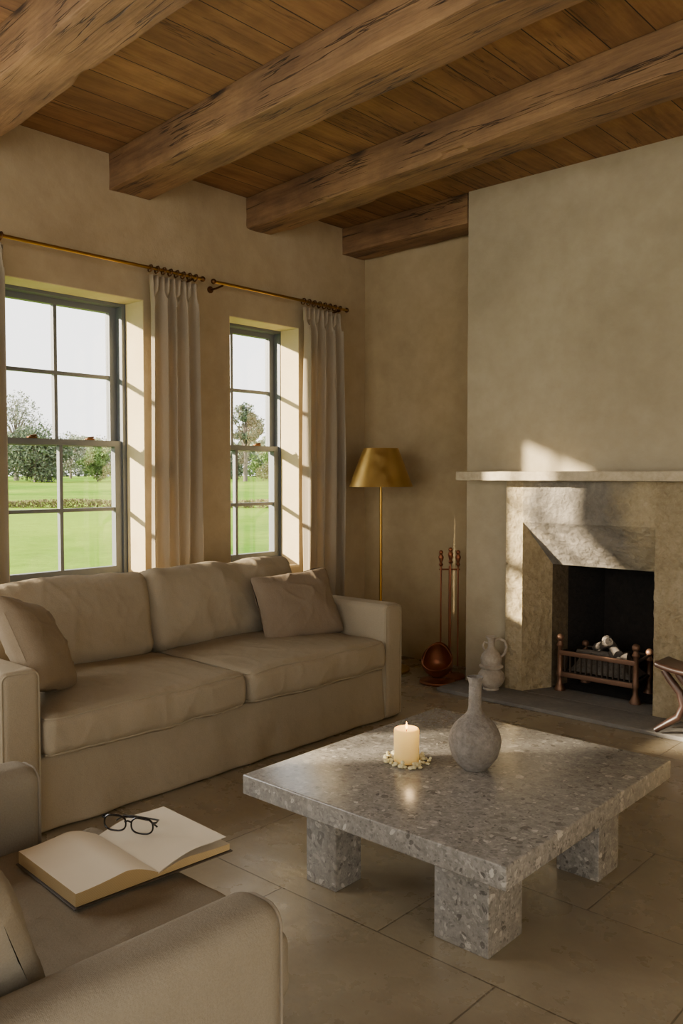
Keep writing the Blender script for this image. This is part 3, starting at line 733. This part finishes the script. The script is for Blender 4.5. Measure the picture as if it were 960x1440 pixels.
# ---------------------------------------------------------------- outside
def gz(x,y):
    r=math.hypot(x,y); t=max(0,min(1,(r-45)/110)); t=t*t*(3-2*t)
    return -.35+1.1*t+ (0 if r<30 else .5*min(1,(r-30)/30)*noise.noise(Vector((x*.025,y*.025,0))))
g=Geo(); g.grid(lambda u,v:(-.33-(u**1.6)*300,-160+480*v,gz(-.33-(u**1.6)*300,-160+480*v)),60,90)
o=g.obj('lawn',GRASS,angle=80); o["kind"]="stuff"; tag(o,'sunlit green meadow outside the windows','grass')
def at(px,d):
    l=(px-480)/1197; return (4.007+d*(.743*l-.669), d*(.669*l+.743))
def tree(x,y,h,w,lo,mat,n,sd,label,leaf=.35,flat=False):
    random.seed(sd); z=gz(x,y)
    e=thing('tree',(x,y,z),label,'tree')
    g=Geo(); g.tube([(x,y,z-.1),(x+.1,y,z+h*.3),(x-.1,y+.1,z+h*.6),(x,y,z+h*.85)],[h*.03,h*.022,h*.015,h*.005],8)
    cl=[]
    for i in range(20):
        a=random.random()*6.28; zz=lo+(h-lo)*random.uniform(.1,.92); k=(zz-lo)/(h-lo)
        rr=w/2*(math.sin(math.pi*min(.95,max(.12,k)))**.5 if not flat else (1-.5*k))*random.uniform(.25,.8)
        c=Vector((x+rr*math.cos(a),y+rr*math.sin(a),z+zz)); cl.append((c,w*random.uniform(.14,.24)*(1 if not flat else .9)))
        g.tube([(x,y,z+zz*.6),((x+c.x)/2,(y+c.y)/2,z+zz*.85),tuple(c)],[h*.012,h*.007,h*.003],5)
    g.obj('trunk',BARK,e)
    vv=[];ff=[]
    for i in range(n):
        c,r=random.choice(cl); 
        p=Vector((random.gauss(0,1),random.gauss(0,1),random.gauss(0,1))).normalized()*r*random.uniform(.5,1.1); p.z*=.75 if not flat else .6; p+=c
        a=Vector((random.gauss(0,1),random.gauss(0,1),random.gauss(0,1))).normalized(); b=a.cross(Vector((random.random(),random.random(),1))).normalized(); s=leaf*random.uniform(.5,1)
        o=len(vv); vv+=[p-a*s,p-b*s*.6,p+a*s,p+b*s*.6]; ff.append((o,o+1,o+2,o+3))
    me=bpy.data.meshes.new('foliage'); me.from_pydata([tuple(q-Vector((x,y,z))) for q in vv],[],ff); me.materials.append(mat)
    ob=bpy.data.objects.new('foliage',me); COL.objects.link(ob); ob.parent=e
DL='distant broad dark-green tree beyond the meadow'; SP='distant sparse grey-green tree beyond the meadow'; LG='distant light-green tree beyond the meadow'
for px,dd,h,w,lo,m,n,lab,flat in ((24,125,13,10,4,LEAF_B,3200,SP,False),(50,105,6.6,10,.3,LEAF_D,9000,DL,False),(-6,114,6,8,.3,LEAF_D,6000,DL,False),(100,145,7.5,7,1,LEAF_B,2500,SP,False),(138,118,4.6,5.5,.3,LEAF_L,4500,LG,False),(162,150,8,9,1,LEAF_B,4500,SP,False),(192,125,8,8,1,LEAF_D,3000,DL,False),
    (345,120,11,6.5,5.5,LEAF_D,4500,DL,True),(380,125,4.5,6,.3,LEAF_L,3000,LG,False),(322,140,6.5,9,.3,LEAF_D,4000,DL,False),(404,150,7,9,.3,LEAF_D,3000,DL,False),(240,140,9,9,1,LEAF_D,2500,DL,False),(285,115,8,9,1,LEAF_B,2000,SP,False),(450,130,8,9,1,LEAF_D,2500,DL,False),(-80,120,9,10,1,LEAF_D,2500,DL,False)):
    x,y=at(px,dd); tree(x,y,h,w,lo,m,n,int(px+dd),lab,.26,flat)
random.seed(21); vv=[];ff=[]
for i in range(46000):
    px=random.uniform(-300,760); dd=random.uniform(172,186); x,y=at(px,dd); k=.6+.6*noise.noise(Vector((px*.02,0,0)))+.4*noise.noise(Vector((px*.07,3,0)))
    hh=4+6.5*max(0,k); p=Vector((x,y,gz(x,y)-.1+random.random()**.7*hh))
    a=Vector((random.gauss(0,1),random.gauss(0,1),random.gauss(0,1))).normalized(); b=a.cross(Vector((random.random(),1,random.random()))).normalized(); s=random.uniform(.25,.5)
    o=len(vv); vv+=[p-a*s,p-b*s,p+a*s,p+b*s]; ff.append((o,o+1,o+2,o+3))
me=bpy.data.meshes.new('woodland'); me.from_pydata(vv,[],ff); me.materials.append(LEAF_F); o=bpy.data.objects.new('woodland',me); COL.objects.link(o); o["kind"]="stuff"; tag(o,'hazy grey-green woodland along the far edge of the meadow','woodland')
random.seed(9); vv=[];ff=[]
for i in range(22000):
    t=random.uniform(-2.2,3.2); j=random.uniform(-.5,.5); x=-35+7.4*t+j; y=21+7*t-j; z=gz(x,y)+random.random()**.8*(.36+.12*noise.noise(Vector((t*3,0,0))))
    p=Vector((x,y,z)); a=Vector((random.gauss(0,1),random.gauss(0,1),random.gauss(0,1))).normalized(); b=a.cross(Vector((random.random(),1,random.random()))).normalized(); s=.05
    o=len(vv); vv+=[p-a*s,p-b*s,p+a*s,p+b*s]; ff.append((o,o+1,o+2,o+3))
me=bpy.data.meshes.new('hedge'); me.from_pydata(vv,[],ff); me.materials.append(LEAF_H); o=bpy.data.objects.new('hedge',me); COL.objects.link(o); o["kind"]="stuff"; tag(o,'low brown-green hedge crossing the meadow','hedge')
# ---------------------------------------------------------------- light
def light(name,typ,loc,energy,color,**kw):
    l=bpy.data.lights.new(name,typ); l.energy=energy; l.color=color
    for k,v in kw.items(): setattr(l,k,v)
    o=bpy.data.objects.new(name,l); o.location=loc; COL.objects.link(o); return o
sun=light('sun','SUN',(-5,-5,6),30,(1,.84,.62),angle=rad(1.6)); sun.rotation_euler=Vector((.82,1,-.345)).to_track_quat('-Z','Y').to_euler()
for w in wins[:2]:
    o=light('portal','AREA',(-.34,(w[1]+w[2])/2,1.45),1,(1,1,1),shape='RECTANGLE',size=1.6,size_y=w[2]-w[1]); o.rotation_euler=(0,rad(-90),0); o.data.cycles.is_portal=True
FILL_TINT=(1,.96,.90)
for w in wins[2:]:
    z0=w[6]; o=light('window_daylight','AREA',(-.16,(w[3]+w[4])/2,(z0+Z1)/2),46,FILL_TINT,shape='RECTANGLE',size=Z1-z0-.05,size_y=w[4]-w[3]-.02); o.rotation_euler=(0,rad(-90),0)  # added area lamps raise the room fill from the out-of-view side windows
o=light('window_daylight','AREA',((FX0+FX1)/2,YF-.04,1.4),30,FILL_TINT,shape='RECTANGLE',size=3.6,size_y=2.1); o.rotation_euler=(rad(90),0,0)  # added fill lamp behind the camera, set in the made-up front window
o=light('window_daylight','AREA',(XR+.04,(RY0+RY1)/2,1.4),20,FILL_TINT,shape='RECTANGLE',size=2.1,size_y=2.7); o.rotation_euler=(0,rad(90),0)  # added fill lamp out of view, set in the made-up right window
light('candle_glow','POINT',(C[0],C[1],.49),.4,(1,.65,.3),shadow_soft_size=.01)
W=bpy.data.worlds.new('World'); S.world=W; W.use_nodes=True; nt=W.node_tree
bg=nt.nodes['Background']; bg.inputs[0].default_value=(1,.98,.95,1); bg.inputs[1].default_value=3.8
# ---------------------------------------------------------------- camera
cam=bpy.data.cameras.new('camera'); co=bpy.data.objects.new('camera',cam); COL.objects.link(co)
co.location=(4.007,0,1.27); cam.sensor_fit='VERTICAL'; cam.sensor_height=36; cam.lens=1198/1440*36; cam.clip_start=.05; cam.clip_end=800
co.rotation_euler=Euler((rad(90-2.485),0,rad(42)),'XYZ')
S.camera=co
